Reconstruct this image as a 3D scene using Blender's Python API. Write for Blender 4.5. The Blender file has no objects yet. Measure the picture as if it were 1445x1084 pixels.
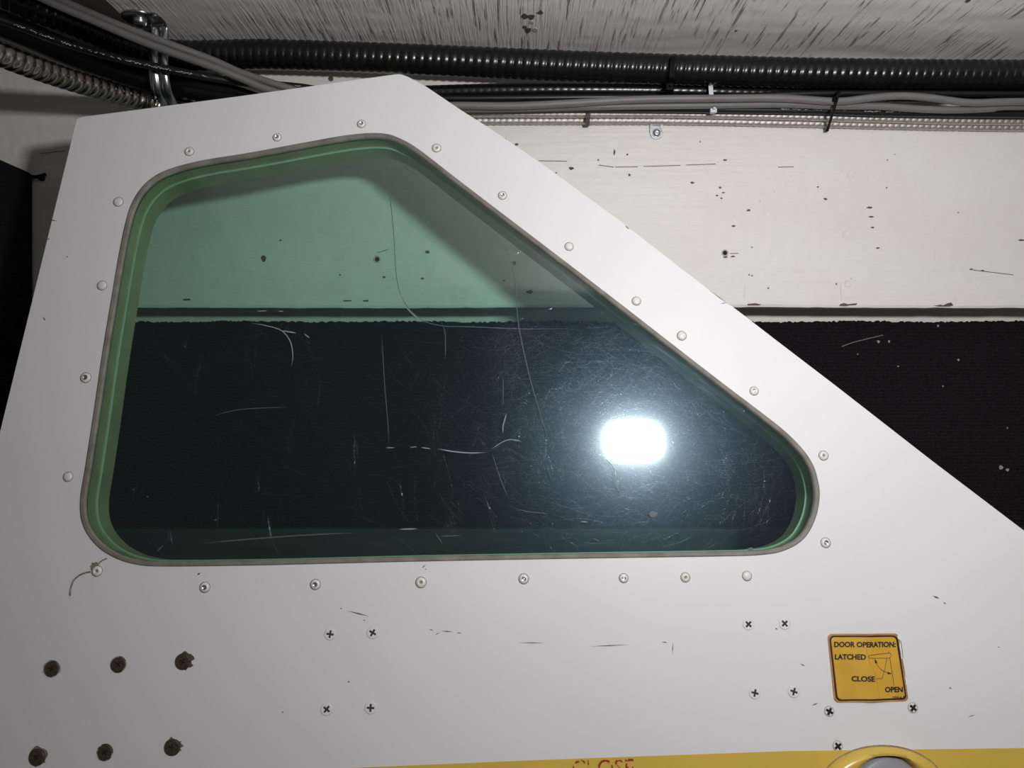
import bpy, bmesh, math, random
from mathutils import Vector, Matrix
random.seed(7)
S = bpy.context.scene
C = S.collection
# ---------------------------------------------------------------- camera, light, exposure
F = 1070.0; CX, CZ = 722.5, 542.0            # focal length and centre for a 1445 x 1084 frame
cam = bpy.data.cameras.new('camera'); cam.sensor_width = 36.0; cam.lens = F / 1445.0 * 36.0
cam.clip_start = 0.01
cam_o = bpy.data.objects.new('camera', cam); C.objects.link(cam_o)
cam_o.location = (0, 0, 0); cam_o.rotation_euler = (math.pi / 2, 0, 0)
S.camera = cam_o

W = bpy.data.worlds.new('world'); S.world = W; W.use_nodes = True
W.node_tree.nodes['Background'].inputs[0].default_value = (1.0, 0.95, 0.92, 1)
W.node_tree.nodes['Background'].inputs[1].default_value = 0.092

LP = Vector((0.2764, 0.0144, 0.1746))           # hand-held work light, right of and above the camera
la = bpy.data.lights.new('work_light', 'AREA'); la.shape = 'RECTANGLE'; la.size = 0.088; la.size_y = 0.050
la.energy = 5.2; la.color = (1.0, 0.99, 0.995)
lo = bpy.data.objects.new('work_light', la); C.objects.link(lo)
lo.location = LP
lo.rotation_euler = (Vector((0.27, 0.80, 0.26)) - LP).to_track_quat('-Z', 'Y').to_euler()

S.view_settings.view_transform = 'Standard'; S.view_settings.look = 'None'
S.view_settings.exposure = 0.0; S.view_settings.gamma = 1.0; S.view_settings.use_curve_mapping = False

# ---------------------------------------------------------------- geometry of the place
WALL = 0.932      # front of the white board
BASE = 0.9985      # wall surface behind the board
TH, PS = 0.1933, 0.0275          # the door leans back and is turned a little
P0 = Vector((0, 0.7267, 0)); BASEZ = 0.95
RD = Matrix.Rotation(PS, 3, 'Z') @ Matrix.Rotation(-TH, 3, 'X')
NRM = RD @ Vector((0, -1, 0))
def at(u, v, Y): return Vector(((u - CX) / F * Y, Y, -(v - CZ) / F * Y))
def dl(u, v):
    """point of the door's face -> door coordinates (x, z)"""
    d = Vector(((u - CX) / F, 1, -(v - CZ) / F))
    P = d * (NRM.dot(P0) / NRM.dot(d))
    q = RD.transposed() @ (P - P0)
    return (q.x, q.z + BASEZ)
def ceil_z(x): return 0.405 - 0.017 * x

# ---------------------------------------------------------------- materials
def new_mat(name):
    m = bpy.data.materials.new(name); m.use_nodes = True
    nt = m.node_tree; return m, nt, nt.nodes['Principled BSDF']
def N(nt, t, **k):
    n = nt.nodes.new(t)
    for a, b in k.items(): setattr(n, a, b)
    return n
def coords(nt, scale, rot=(0, 0, 0), loc=(0, 0, 0)):
    tc = N(nt, 'ShaderNodeTexCoord'); mp = N(nt, 'ShaderNodeMapping')
    mp.inputs['Scale'].default_value = scale; mp.inputs['Rotation'].default_value = rot; mp.inputs['Location'].default_value = loc
    nt.links.new(tc.outputs['Object'], mp.inputs['Vector']); return mp.outputs[0]
def noise(nt, vec, scale=1.0, detail=3.0, rough=0.5):
    n = N(nt, 'ShaderNodeTexNoise'); n.inputs['Scale'].default_value = scale; n.inputs['Detail'].default_value = detail
    n.inputs['Roughness'].default_value = rough; nt.links.new(vec, n.inputs['Vector']); return n.outputs['Fac']
def ramp(nt, fac, stops):
    r = N(nt, 'ShaderNodeValToRGB'); e = r.color_ramp.elements
    while len(e) < len(stops): e.new(0.5)
    for i, (p, c) in enumerate(stops):
        e[i].position = p; e[i].color = (*c, 1) if len(c) == 3 else c
    nt.links.new(fac, r.inputs[0]); return r.outputs[0]
def mathn(nt, op, a, b):
    m = N(nt, 'ShaderNodeMath', operation=op)
    for i, x in enumerate((a, b)):
        if isinstance(x, (int, float)): m.inputs[i].default_value = x
        else: nt.links.new(x, m.inputs[i])
    return m.outputs[0]
def bump(nt, h, dist, strength=1.0):
    b = N(nt, 'ShaderNodeBump'); b.inputs['Distance'].default_value = dist; b.inputs['Strength'].default_value = strength
    nt.links.new(h, b.inputs['Height']); return b.outputs[0]
def simple(name, col, rough=0.5, metal=0.0, var=0.0, vs=(40, 40, 40), bd=0.0, bs=(300, 300, 300), spec=0.5, coat=0.0):
    m, nt, p = new_mat(name)
    p.inputs['Base Color'].default_value = (*col, 1); p.inputs['Roughness'].default_value = rough
    p.inputs['Metallic'].default_value = metal; p.inputs['Specular IOR Level'].default_value = spec
    p.inputs['Coat Weight'].default_value = coat
    if var:
        f = noise(nt, coords(nt, vs), 1.0, 4)
        c = ramp(nt, f, [(0.3, tuple(x * (1 - var) for x in col)), (0.7, tuple(min(1, x * (1 + var)) for x in col))])
        nt.links.new(c, p.inputs['Base Color'])
    if bd:
        nt.links.new(bump(nt, noise(nt, coords(nt, bs), 1.0, 3), bd), p.inputs['Normal'])
    return m
M = {}
M['door'] = simple('door_white_paint', (0.745, 0.74, 0.745), 0.42, var=0.02, vs=(6, 6, 9), bd=0.00004, bs=(120, 120, 120))
M['rivet'] = simple('rivet_paint', (0.74, 0.72, 0.70), 0.35)
M['grime'] = simple('grime', (0.26, 0.22, 0.18), 0.8, var=0.4, vs=(300, 300, 300))
M['chip'] = simple('bare_chip', (0.10, 0.085, 0.07), 0.8, var=0.4, vs=(400, 400, 400))
M['steel'] = simple('zinc_steel', (0.62, 0.64, 0.66), 0.28, 1.0, var=0.12, vs=(150, 150, 150))
M['strap'] = simple('dark_zinc_steel', (0.40, 0.41, 0.43), 0.25, 1.0, var=0.2, vs=(120, 120, 120))
M['bigflex'] = simple('big_flex_steel', (0.34, 0.31, 0.28), 0.22, 1.0, var=0.2, vs=(120, 120, 120))
M['flex'] = simple('flex_steel', (0.60, 0.565, 0.53), 0.58, 1.0, var=0.15, vs=(200, 200, 200))
M['brownscrew'] = simple('oxidised_screw', (0.085, 0.062, 0.045), 0.55, 0.5, var=0.4, vs=(500, 500, 500))
M['screwdirt'] = simple('dirt_in_recess', (0.05, 0.04, 0.03), 0.9)
M['dark'] = simple('dark_recess', (0.012, 0.01, 0.009), 0.9)
M['seal'] = simple('window_seal_rubber', (0.19, 0.172, 0.150), 0.6, var=0.3, vs=(60, 60, 60), bd=0.0003, bs=(150, 150, 150))
M['reveal'] = simple('window_reveal_paint', (0.40, 0.37, 0.22), 0.5, var=0.12, vs=(40, 40, 40))
M['bead'] = simple('window_bead', (0.48, 0.52, 0.40), 0.35)
M['yellow'] = simple('yellow_paint', (0.66, 0.45, 0.075), 0.4, var=0.06, vs=(15, 15, 15))
M['yellowgloss'] = simple('yellow_moulding', (0.68, 0.47, 0.08), 0.25, var=0.05, vs=(20, 20, 20))
M['paddle'] = simple('grey_paddle', (0.30, 0.30, 0.32), 0.45)
M['blackpipe'] = simple('black_pvc', (0.006, 0.006, 0.0065), 0.26, var=0.3, vs=(90, 90, 90), spec=0.5)
M['blackcable'] = simple('black_cable_jacket', (0.010, 0.010, 0.011), 0.38)
M['greycable'] = simple('grey_cable_jacket', (0.165, 0.16, 0.158), 0.5, var=0.08, vs=(60, 300, 300))
M['tieblack'] = simple('black_nylon', (0.005, 0.0045, 0.0045), 0.6, spec=0.12)
M['tiewhite'] = simple('white_nylon', (0.66, 0.68, 0.74), 0.4)
M['tiegrey'] = simple('smoky_nylon', (0.09, 0.08, 0.08), 0.45)
M['print'] = simple('white_print', (0.55, 0.56, 0.58), 0.6)
M['printdim'] = simple('worn_print', (0.16, 0.16, 0.17), 0.6)
M['ink'] = simple('black_ink', (0.018, 0.013, 0.010), 0.5)
M['amber'] = simple('amber_label', (0.66, 0.38, 0.045), 0.33, var=0.10, vs=(35, 35, 35), coat=0.4)
M['labeledge'] = simple('label_margin', (0.46, 0.22, 0.08), 0.5, var=0.2, vs=(90, 90, 90))
M['tear'] = simple('torn_label', (0.82, 0.80, 0.78), 0.7)
M['scratch'] = simple('scratched_plastic', (0.27, 0.33, 0.32), 0.6)
M['hairline'] = simple('hairline_scratch', (0.45, 0.55, 0.64), 0.20, 1.0)
M['faint'] = simple('faint_scratch', (0.085, 0.115, 0.115), 0.6)
M['darkboard_slotshade'] = simple('dark_board_slot_shade', (0.045, 0.045, 0.045), 0.7, var=0.3, vs=(8, 60, 60))
M['floor'] = simple('pale_bounce_floor', (0.45, 0.43, 0.41), 0.8, var=0.3, vs=(6, 6, 6))
M['void'] = simple('matte_black', (0.008, 0.008, 0.008), 0.9)
M['lint'] = simple('lint', (0.35, 0.33, 0.33), 0.9)
M['rust'] = simple('exposed_wood', (0.12, 0.085, 0.06), 0.85, var=0.5, vs=(300, 300, 300))
M['paintedge'] = simple('broken_paint_edge', (0.52, 0.50, 0.47), 0.7)

def mat_board():
    m, nt, p = new_mat('white_board_paint')
    big = noise(nt, coords(nt, (3, 3, 6)), 1.0, 4)
    base = ramp(nt, big, [(0.3, (0.75, 0.715, 0.68)), (0.55, (0.80, 0.775, 0.745)), (0.75, (0.79, 0.75, 0.73))])
    speck = noise(nt, coords(nt, (150, 150, 260)), 1.0, 2)
    sp = ramp(nt, speck, [(0.20, (0.35, 0.28, 0.22)), (0.225, (1, 1, 1))])
    mx = N(nt, 'ShaderNodeMix', data_type='RGBA', blend_type='MULTIPLY'); mx.inputs[0].default_value = 1.0
    nt.links.new(base, mx.inputs[6]); nt.links.new(sp, mx.inputs[7])
    nt.links.new(mx.outputs[2], p.inputs['Base Color'])
    p.inputs['Roughness'].default_value = 0.5
    g = noise(nt, coords(nt, (9, 60, 160)), 1.0, 4)
    l = noise(nt, coords(nt, (70, 70, 70)), 1.0, 3)
    nt.links.new(bump(nt, mathn(nt, 'ADD', g, mathn(nt, 'MULTIPLY', l, 1.4)), 0.0012, 0.8), p.inputs['Normal'])
    return m
M['board'] = mat_board()

def mat_ceiling():
    m, nt, p = new_mat('ceiling_plywood_paint')
    n1 = noise(nt, coords(nt, (300, 13, 1)), 1.0, 3, 0.55)
    n2 = noise(nt, coords(nt, (150, 4.5, 1), loc=(3, 1, 0)), 1.0, 1.5, 0.5)
    patch = noise(nt, coords(nt, (6, 14, 1)), 1.0, 2)
    crack1 = ramp(nt, n1, [(0.31, (0, 0, 0)), (0.39, (1, 1, 1))])
    crack2 = ramp(nt, n2, [(0.235, (0, 0, 0)), (0.26, (1, 1, 1))])
    pm = ramp(nt, patch, [(0.36, (0, 0, 0)), (0.56, (1, 1, 1))])
    inv = mathn(nt, 'MULTIPLY', mathn(nt, 'SUBTRACT', 1.0, crack1), pm)
    h = mathn(nt, 'MULTIPLY', mathn(nt, 'SUBTRACT', 1.0, inv), crack2)
    col = ramp(nt, h, [(0.0, (0.38, 0.345, 0.33)), (0.7, (0.89, 0.86, 0.86))])
    nt.links.new(col, p.inputs['Base Color']); p.inputs['Roughness'].default_value = 0.6
    fine = noise(nt, coords(nt, (260, 30, 1)), 1.0, 3)
    ridges = mathn(nt, 'MULTIPLY', mathn(nt, 'MULTIPLY', n1, pm), 1.2)
    hh = mathn(nt, 'ADD', mathn(nt, 'ADD', h, ridges), mathn(nt, 'MULTIPLY', fine, 0.25))
    nt.links.new(bump(nt, hh, 0.0020, 1.0), p.inputs['Normal'])
    return m
M['ceiling'] = mat_ceiling()

def mat_carpet():
    m, nt, p = new_mat('black_carpet')
    a = noise(nt, coords(nt, (500, 500, 700)), 1.0, 2)
    rows = N(nt, 'ShaderNodeTexWave', wave_type='BANDS', bands_direction='Z'); rows.inputs['Scale'].default_value = 70
    rows.inputs['Distortion'].default_value = 3.0; rows.inputs['Detail Scale'].default_value = 4
    nt.links.new(coords(nt, (1, 1, 1)), rows.inputs['Vector'])
    h = mathn(nt, 'ADD', a, mathn(nt, 'MULTIPLY', rows.outputs['Fac'], 0.16))
    c = ramp(nt, h, [(0.25, (0.004, 0.0035, 0.004)), (0.9, (0.026, 0.023, 0.026))])
    nt.links.new(c, p.inputs['Base Color']); p.inputs['Roughness'].default_value = 1.0
    p.inputs['Specular IOR Level'].default_value = 0.1
    nt.links.new(bump(nt, h, 0.003, 1.0), p.inputs['Normal'])
    return m
M['carpet'] = mat_carpet()

def mat_glass():
    m, nt, p = new_mat('green_tinted_pane'); nt.nodes.remove(p)
    out = nt.nodes['Material Output']
    tr = N(nt, 'ShaderNodeBsdfTransparent'); tr.inputs[0].default_value = (0.775, 0.91, 0.865, 1)
    def gloss(rough, col):
        g = N(nt, 'ShaderNodeBsdfAnisotropic'); g.inputs['Roughness'].default_value = rough; g.inputs[0].default_value = (*col, 1); return g
    gl = gloss(0.080, (1, 1, 1)); hz = gloss(0.33, (0.40, 0.68, 1.0))
    md = gloss(0.20, (0.70, 0.86, 1.0))
    fr = N(nt, 'ShaderNodeFresnel'); fr.inputs[0].default_value = 1.42
    cur = tr.outputs[0]
    for fac, sh in ((fr.outputs[0], gl), (0.0085, hz), (0.005, md)):
        mx = N(nt, 'ShaderNodeMixShader')
        if isinstance(fac, float): mx.inputs[0].default_value = fac
        else: nt.links.new(fac, mx.inputs[0])
        nt.links.new(cur, mx.inputs[1]); nt.links.new(sh.outputs[0], mx.inputs[2]); cur = mx.outputs[0]
    nt.links.new(cur, out.inputs['Surface'])
    return m
M['glass'] = mat_glass()

def mat_red():
    m, nt, p = new_mat('worn_red_stencil')
    n = noise(nt, coords(nt, (330, 330, 330)), 1.0, 2)
    c = ramp(nt, n, [(0.44, (0.66, 0.45, 0.075)), (0.47, (0.33, 0.02, 0.015))])
    nt.links.new(c, p.inputs['Base Color']); p.inputs['Roughness'].default_value = 0.5
    return m
M['red'] = mat_red()

# ---------------------------------------------------------------- helpers
def mesh(name, v, f, mats, parent=None, smooth=False, idx=None):
    me = bpy.data.meshes.new(name); me.from_pydata([tuple(a) for a in v], [], [tuple(a) for a in f])
    for m in (mats if isinstance(mats, (list, tuple)) else [mats]): me.materials.append(M[m] if isinstance(m, str) else m)
    if idx is not None: me.polygons.foreach_set('material_index', idx)
    bm = bmesh.new(); bm.from_mesh(me); bmesh.ops.recalc_face_normals(bm, faces=bm.faces); bm.to_mesh(me); bm.free()
    if smooth: me.polygons.foreach_set('use_smooth', [True] * len(me.polygons))
    me.update()
    return link(name, me, parent)
def link(name, me, parent=None):
    o = bpy.data.objects.new(name, me); C.objects.link(o)
    if parent: o.parent = parent
    return o
def tag(o, label, cat, group=None):
    o['label'] = label; o['category'] = cat
    if group: o['group'] = group
    return o
def struct(o, label=None):
    o['kind'] = 'structure'
    if label: o['label'] = label
    return o
def empty(name, loc=(0, 0, 0), rot=(0, 0, 0)):
    o = bpy.data.objects.new(name, None); C.objects.link(o); o.location = loc; o.rotation_euler = rot
    o.empty_display_size = 0.02; return o
def box(x0, x1, y0, y1, z0, z1):
    v = [(x, y, z) for x in (x0, x1) for y in (y0, y1) for z in (z0, z1)]
    f = [(0, 1, 3, 2), (4, 6, 7, 5), (0, 4, 5, 1), (2, 3, 7, 6), (0, 2, 6, 4), (1, 5, 7, 3)]
    return v, f
def catmull(P, n=8, closed=False):
    P = [Vector(p) for p in P]; out = []; L = len(P)
    for i in range(L if closed else L - 1):
        if closed: a, b, c, d = P[(i - 1) % L], P[i], P[(i + 1) % L], P[(i + 2) % L]
        else: a, b, c, d = P[max(i - 1, 0)], P[i], P[i + 1], P[min(i + 2, L - 1)]
        for k in range(n):
            t = k / n
            out.append(0.5 * ((2 * b) + (c - a) * t + (2 * a - 5 * b + 4 * c - d) * t * t + (3 * b - a - 3 * c + d) * t ** 3))
    if not closed: out.append(P[-1])
    return out
def resample(P, step):
    out = [P[0].copy()]; acc = 0.0
    for a, b in zip(P, P[1:]):
        d = (b - a).length
        if d < 1e-9: continue
        s = step - acc
        while s <= d:
            out.append(a.lerp(b, s / d)); s += step
        acc = d - (s - step)
    return out
def tube(P, rf, nseg=16, cap=True, closed=False, up=Vector((0, 0, 1))):
    """rf: radius or function(arc length, angle)"""
    v, f = [], []; s = 0.0; n = len(P)
    for i, p in enumerate(P):
        if closed: T = P[(i + 1) % n] - P[i - 1]
        else: T = P[min(i + 1, n - 1)] - P[max(i - 1, 0)]
        T.normalize(); A = T.cross(up); A.normalize(); B = A.cross(T)
        if i: s += (p - P[i - 1]).length
        for k in range(nseg):
            t = 2 * math.pi * k / nseg
            r = rf(s, t) if callable(rf) else rf
            v.append(p + A * (r * math.cos(t)) + B * (r * math.sin(t)))
    m = n if closed else n - 1
    for i in range(m):
        for k in range(nseg):
            k2 = (k + 1) % nseg; j = (i + 1) % n
            f.append((i * nseg + k, i * nseg + k2, j * nseg + k2, j * nseg + k))
    if cap and not closed:
        f.append(tuple(range(nseg))); f.append(tuple((n - 1) * nseg + k for k in range(nseg)))
    return v, f
def fill2d(outer, inner=None):
    """triangles of a flat outline with an optional hole; points are (x, z)"""
    bm = bmesh.new(); edges = []
    for lp in ([outer, inner] if inner else [outer]):
        vs = [bm.verts.new((p[0], 0, p[1])) for p in lp]
        for i in range(len(vs)): edges.append(bm.edges.new((vs[i], vs[(i + 1) % len(vs)])))
    bmesh.ops.triangle_fill(bm, use_beauty=True, use_dissolve=False, edges=edges)
    bm.verts.index_update(); F_ = [tuple(x.index for x in f.verts) for f in bm.faces]
    bm.free(); return F_
def prism(outer, y0, y1, inner=None):
    """flat outline (x, z) with depth y0..y1"""
    T = fill2d(outer, inner); pts = list(outer) + (list(inner) if inner else []); n = len(pts)
    v = [(p[0], y0, p[1]) for p in pts] + [(p[0], y1, p[1]) for p in pts]
    f = [t for t in T] + [tuple(i + n for i in t) for t in T]
    loops = [(0, len(outer))] + ([(len(outer), len(inner))] if inner else [])
    for st, L in loops:
        for i in range(L):
            a, b = st + i, st + (i + 1) % L; f.append((a, b, b + n, a + n))
    return v, f
def inset(loop, d):
    """move a closed outline inwards by d"""
    n = len(loop); area = sum(loop[i][0] * loop[(i + 1) % n][1] - loop[(i + 1) % n][0] * loop[i][1] for i in range(n))
    sg = 1 if area > 0 else -1; out = []
    for i in range(n):
        a, b = loop[i - 1], loop[(i + 1) % n]; tx, tz = b[0] - a[0], b[1] - a[1]; L = math.hypot(tx, tz)
        out.append((loop[i][0] - sg * tz / L * d, loop[i][1] + sg * tx / L * d))
    return out
def rings(loops, closed_section=False):
    """skin a list of (loop, y) rings; loops have equal length"""
    v, f = [], []; n = len(loops[0][0])
    for lp, y in loops: v += [(p[0], y, p[1]) for p in lp]
    R = len(loops)
    for r in range(R if closed_section else R - 1):
        q = (r + 1) % R
        for i in range(n):
            j = (i + 1) % n; f.append((r * n + i, r * n + j, q * n + j, q * n + i))
    return v, f
def lathe(profile, nseg=18, cx=0, cz=0):
    """profile of (radius, y) about the y axis"""
    v, f = [], []
    for r, y in profile:
        for k in range(nseg):
            t = 2 * math.pi * k / nseg; v.append((cx + r * math.cos(t), y, cz + r * math.sin(t)))
    for i in range(len(profile) - 1):
        for k in range(nseg):
            k2 = (k + 1) % nseg; f.append((i * nseg + k, i * nseg + k2, (i + 1) * nseg + k2, (i + 1) * nseg + k))
    f.append(tuple((len(profile) - 1) * nseg + k for k in range(nseg)))
    return v, f
def join(*parts):
    v, f = [], []
    for a, b in parts:
        o = len(v); v += list(a); f += [tuple(i + o for i in t) for t in b]
    return v, f
def text2d(body, bold=0.0):
    """letters as a flat mesh, scaled so that width = 1 and cap height = 1"""
    cu = bpy.data.curves.new('t', 'FONT'); cu.body = body; cu.offset = bold; cu.resolution_u = 3; cu.fill_mode = 'FRONT'
    o = bpy.data.objects.new('t', cu); C.objects.link(o); bpy.context.view_layer.update()
    me = bpy.data.meshes.new_from_object(o.evaluated_get(bpy.context.evaluated_depsgraph_get()))
    v = [(a.co.x, a.co.y) for a in me.vertices]; f = [tuple(p.vertices) for p in me.polygons]
    bpy.data.objects.remove(o); bpy.data.curves.remove(cu); bpy.data.meshes.remove(me)
    x0, x1 = min(a[0] for a in v), max(a[0] for a in v); y0, y1 = min(a[1] for a in v), max(a[1] for a in v)
    return [((a[0] - x0) / (x1 - x0), (a[1] - y0) / (y1 - y0)) for a in v], f
def blob(n=10, jag=0.35):
    return [((1 + random.uniform(-jag, jag)) * math.cos(2 * math.pi * k / n), (1 + random.uniform(-jag, jag)) * math.sin(2 * math.pi * k / n)) for k in range(n)]

# ---------------------------------------------------------------- the setting
def plate(name, x0, x1, y0, y1, z0, z1, mat, parent=None): v, f = box(x0, x1, y0, y1, z0, z1); return mesh(name, v, f, mat, parent)
struct(plate('wall_back', -1.1, 1.3, BASE, BASE + 0.05, -0.93, 0.62, 'board'), 'white painted wall behind the board and the carpet')
# white board: front with a slightly broken lower edge
def upper_board():
    zb = at(0, 434, WALL).z; xs = [-1.1 + 2.4 * i / 200 for i in range(201)]
    prof = []
    for x in xs:
        e = zb + 0.0012 * math.sin(x * 7) * 0.5 + random.uniform(-0.0004, 0.0004)
        prof.append(e)
    v, f = [], []
    idx = []
    for x, e in zip(xs, prof):
        v += [(x, WALL, 0.62), (x, WALL, e + 0.003), (x, WALL + 0.0012, e), (x, WALL + 0.024, e + random.uniform(-0.0003, 0.0003)), (x, WALL + 0.026, e + 0.02), (x, BASE, e + 0.02), (x, BASE, 0.62)]
    for i in range(len(xs) - 1):
        for k in range(7):
            a, b = i * 7 + k, i * 7 + (k + 1) % 7; f.append((a, a + 7, b + 7, b)); idx.append(1 if k in (3, 4) else 0)  # slot faces coloured dark to deepen the shade under the board
    f += [tuple(range(7)), tuple(len(v) - 7 + k for k in range(7))]; idx += [0, 0]
    o = struct(mesh('trim_1', v, f, ['board', 'darkboard_slotshade'], idx=idx), 'wide white painted board with chips and nail holes along the wall'); return o
BOARD = upper_board()
def ceiling():
    x0, x1, y0, y1 = -0.436, 1.3, 0.20, 1.02
    v = []
    for z in (0, 0.018):
        v += [(x0, y0, ceil_z(x0) + z), (x1, y0, ceil_z(x1) + z), (x1, y1, ceil_z(x1) + z), (x0, y1, ceil_z(x0) + z)]
    f = [(0, 1, 2, 3), (4, 5, 6, 7), (0, 1, 5, 4), (1, 2, 6, 5), (2, 3, 7, 6), (3, 0, 4, 7)]
    return struct(mesh('ceiling', v, f, 'ceiling'), 'grey white painted plywood ceiling with cracked grain')
CEIL = ceiling()
struct(plate('trim_3', -1.1, 1.3, 0.2, 1.01, 0.50, 0.53, 'void'), 'black slab added over the dark gap beside the plywood ceiling')  # slab added and coloured black to keep the open gap dark
struct(plate('floor', -1.4, 1.6, -1.3, BASE, -0.96, -0.93, 'floor'))  # unseen floor, kept pale and wide to bounce light onto the ceiling
struct(plate('trim_2', -1.1, 1.3, BASE - 0.02, BASE, -0.93, at(0, 747, BASE - 0.02).z, 'darkboard_slotshade'), 'dark board low on the wall seen through the window')
def carpet():
    zt = at(0, 453.5, BASE - 0.006).z; zb = at(0, 747, BASE - 0.02).z; xs = [-1.1 + 2.4 * i / 900 for i in range(901)]
    v, f = [], []
    for x in xs:
        e = zt + random.uniform(-0.0012, 0.0012) + 0.0006 * math.sin(x * 31)
        v += [(x, BASE - 0.006, zb), (x, BASE - 0.006, e - 0.002), (x, BASE - 0.003 + random.uniform(-.001, .001), e), (x, BASE - 0.0002, e), (x, BASE - 0.0002, zb)]
    for i in range(len(xs) - 1):
        for k in range(5):
            a, b = i * 5 + k, i * 5 + (k + 1) % 5; f.append((a, a + 5, b + 5, b))
    return tag(mesh('wall_carpet', v, f, 'carpet'), 'black ribbed carpet covering the wall below the white board', 'carpet')
CARPET = carpet()
for (u, v_, r) in ((1239, 482, 2.2), (1254, 482, 1.6), (1323, 460, 1.4), (1352, 508, 1.8), (1267, 517, 1.3), (1412, 660, 3.2), (1421, 663, 2.2), (1330, 545, 1.2), (1421, 604, 1.0), (1210, 500, 1.0)):
    c = at(u, v_, BASE - 0.006); s = r * 0.0009
    v, f = prism([(c.x + s * a, c.z + s * b) for a, b in blob(7)], c.y - 0.0012, c.y + 0.0005); mesh('lint', v, f, 'lint', CARPET)
P = [at(u, v_, BASE - 0.0067) for u, v_ in ((1188, 489), (1205, 483), (1225, 478), (1246, 473))]
v, f = tube(catmull(P, 4), 0.0004, 5); mesh('thread', v, f, 'lint', CARPET)

# chips, nail holes and cracks of the board
def board_mark(name, pts, mat, proud=0.0006):
    q = [at(u, v_, WALL) for u, v_ in pts]; v, f = prism([(p.x, p.z) for p in q], WALL - proud, WALL + 0.001); return mesh(name, v, f, mat, BOARD)
def mark_blob(name, u, v_, rx, ry, mat, n=9, proud=0.0005): return board_mark(name, [(u + a * rx, v_ + b * ry) for a, b in blob(n)], mat, proud)
for u, v_, rx, ry in ((806, 238, 3.5, 2.6), (888, 247, 1.8, 2.0), (867, 215, 1.2, 4), (885, 218, 1.2, 1.5), (1023, 226, 3.2, 1.2), (977, 258, 3, 2), (1016, 265, 1.8, 1.3), (1021, 272, 2.4, 1),
                      (1012, 276, 1.6, 1.2), (1018, 280, 1.5, 1.2), (1056, 297, 3, 1.4), (1035, 319, 2.4, 1.4), (1165, 281, 2.8, 1.6), (1154, 264, 1.6, 1), (1227, 293, 4.5, 1.5), (1229, 306, 3.5, 1),
                      (1231, 321, 2.6, 1), (1239, 350, 2.6, 1.1), (1370, 380, 2.6, 1.2), (1386, 382, 3, 0.9), (1441, 339, 4, 1.1), (1034, 362, 3.4, 1.0), (1024, 363, 3, 1.2), (1084, 407, 1.2, 1.4),
                      (1180, 401, 1.2, 1.2), (1057, 388, 1.1, 1.1), (1061, 349, 1, 1), (1061, 389, 1, 1), (785, 244, 1.3, 1.2), (844, 226, 1.2, 1), (729, 204, 3, 1.6), (712, 197, 2.5, 1.5),
                      (372, 365, 4, 3.8), (603, 356, 4, 2.5), (726, 371, 3, 3.5), (748, 412, 5, 2.4), (711, 396, 2, 1.5), (542, 391, 2.4, 1.5), (596, 393, 2.4, 1.5), (396, 339, 1.4, 1.2), (480, 388, 1.2, 1.2),
                      (467, 112, 3.6, 3.6), (288, 265, 1.2, 1), (1251, 265, 1, 1), (1252, 226, 1, 1), (988, 200, 1, 1), (1352, 300, 1, 0.8)):
    mark_blob('paint_chip', u, v_, rx, ry, 'rust')
for u, v_, r in ((1023, 357, 3.4), (532, 366, 3.6)):        # two drilled holes: ring of broken paint with a flat disc coloured dark as the bore's shade
    c = at(u, v_, WALL); R = r * 0.00087
    v, f = lathe([(R * 1.5, WALL - 0.0001), (R * 1.25, WALL - 0.0009), (R, WALL - 0.0006), (R * 0.9, WALL - 0.0001)], 14, c.x, c.z)
    mesh('nail_hole', v, f, ['paintedge', 'dark'], BOARD, idx=[0] * (len(f) - 1) + [1])
for u, v_ in ((1199, 246), (1193, 331), (1196, 400)):
    c = at(u, v_, WALL); R = 0.0044
    v, f = lathe([(R * 1.1, WALL), (R, WALL - 0.0006), (R * 0.8, WALL - 0.0004), (R * 0.75, WALL - 0.0001), (R * 0.3, WALL - 0.0005)], 16, c.x, c.z); mesh('nail_head', v, f, 'board', BOARD, smooth=True)
for a, b in (((845, 233), (866, 236)), ((868, 236), (900, 235.5)), ((908, 235), (960, 233.5)), ((968, 233), (1010, 231.5)), ((1098, 236), (1120, 235.5)), ((760, 227), (800, 227.6)),
             ((1186, 402), (1187.5, 424)), ((1372, 381), (1430, 388)), ((1030, 358), (1042, 357.5)), ((532, 357), (548, 352)), ((1051, 404), (1050, 420)), ((57, 217), (92, 213))):
    w = 0.45
    board_mark('board_crack', [(a[0], a[1] - w), (b[0], b[1] - w), (b[0], b[1] + w), (a[0], a[1] + w)], 'rust', 0.0003)
for pts in ([(1186, 429), (1191, 427.6), (1196, 429.5), (1203, 428.6), (1210, 428.2), (1208, 430.5), (1199, 431), (1193, 432.2), (1184, 431.5)], [(1318, 431.5), (1327, 430), (1331, 431), (1337, 428), (1342, 427), (1345, 431), (1340, 432.6), (1325, 432.6)],
            [(1055, 429), (1066, 428), (1075, 430), (1070, 431), (1055, 431)], [(258, 422), (268, 421.4), (269, 424), (259, 424.4)], [(484, 424), (496, 423.6), (496, 425.2), (485, 425.6)], [(512, 424), (520, 423.4), (520, 425.6), (513, 425.8)]):
    board_mark('paint_chip', pts, 'rust', 0.0005)
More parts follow.
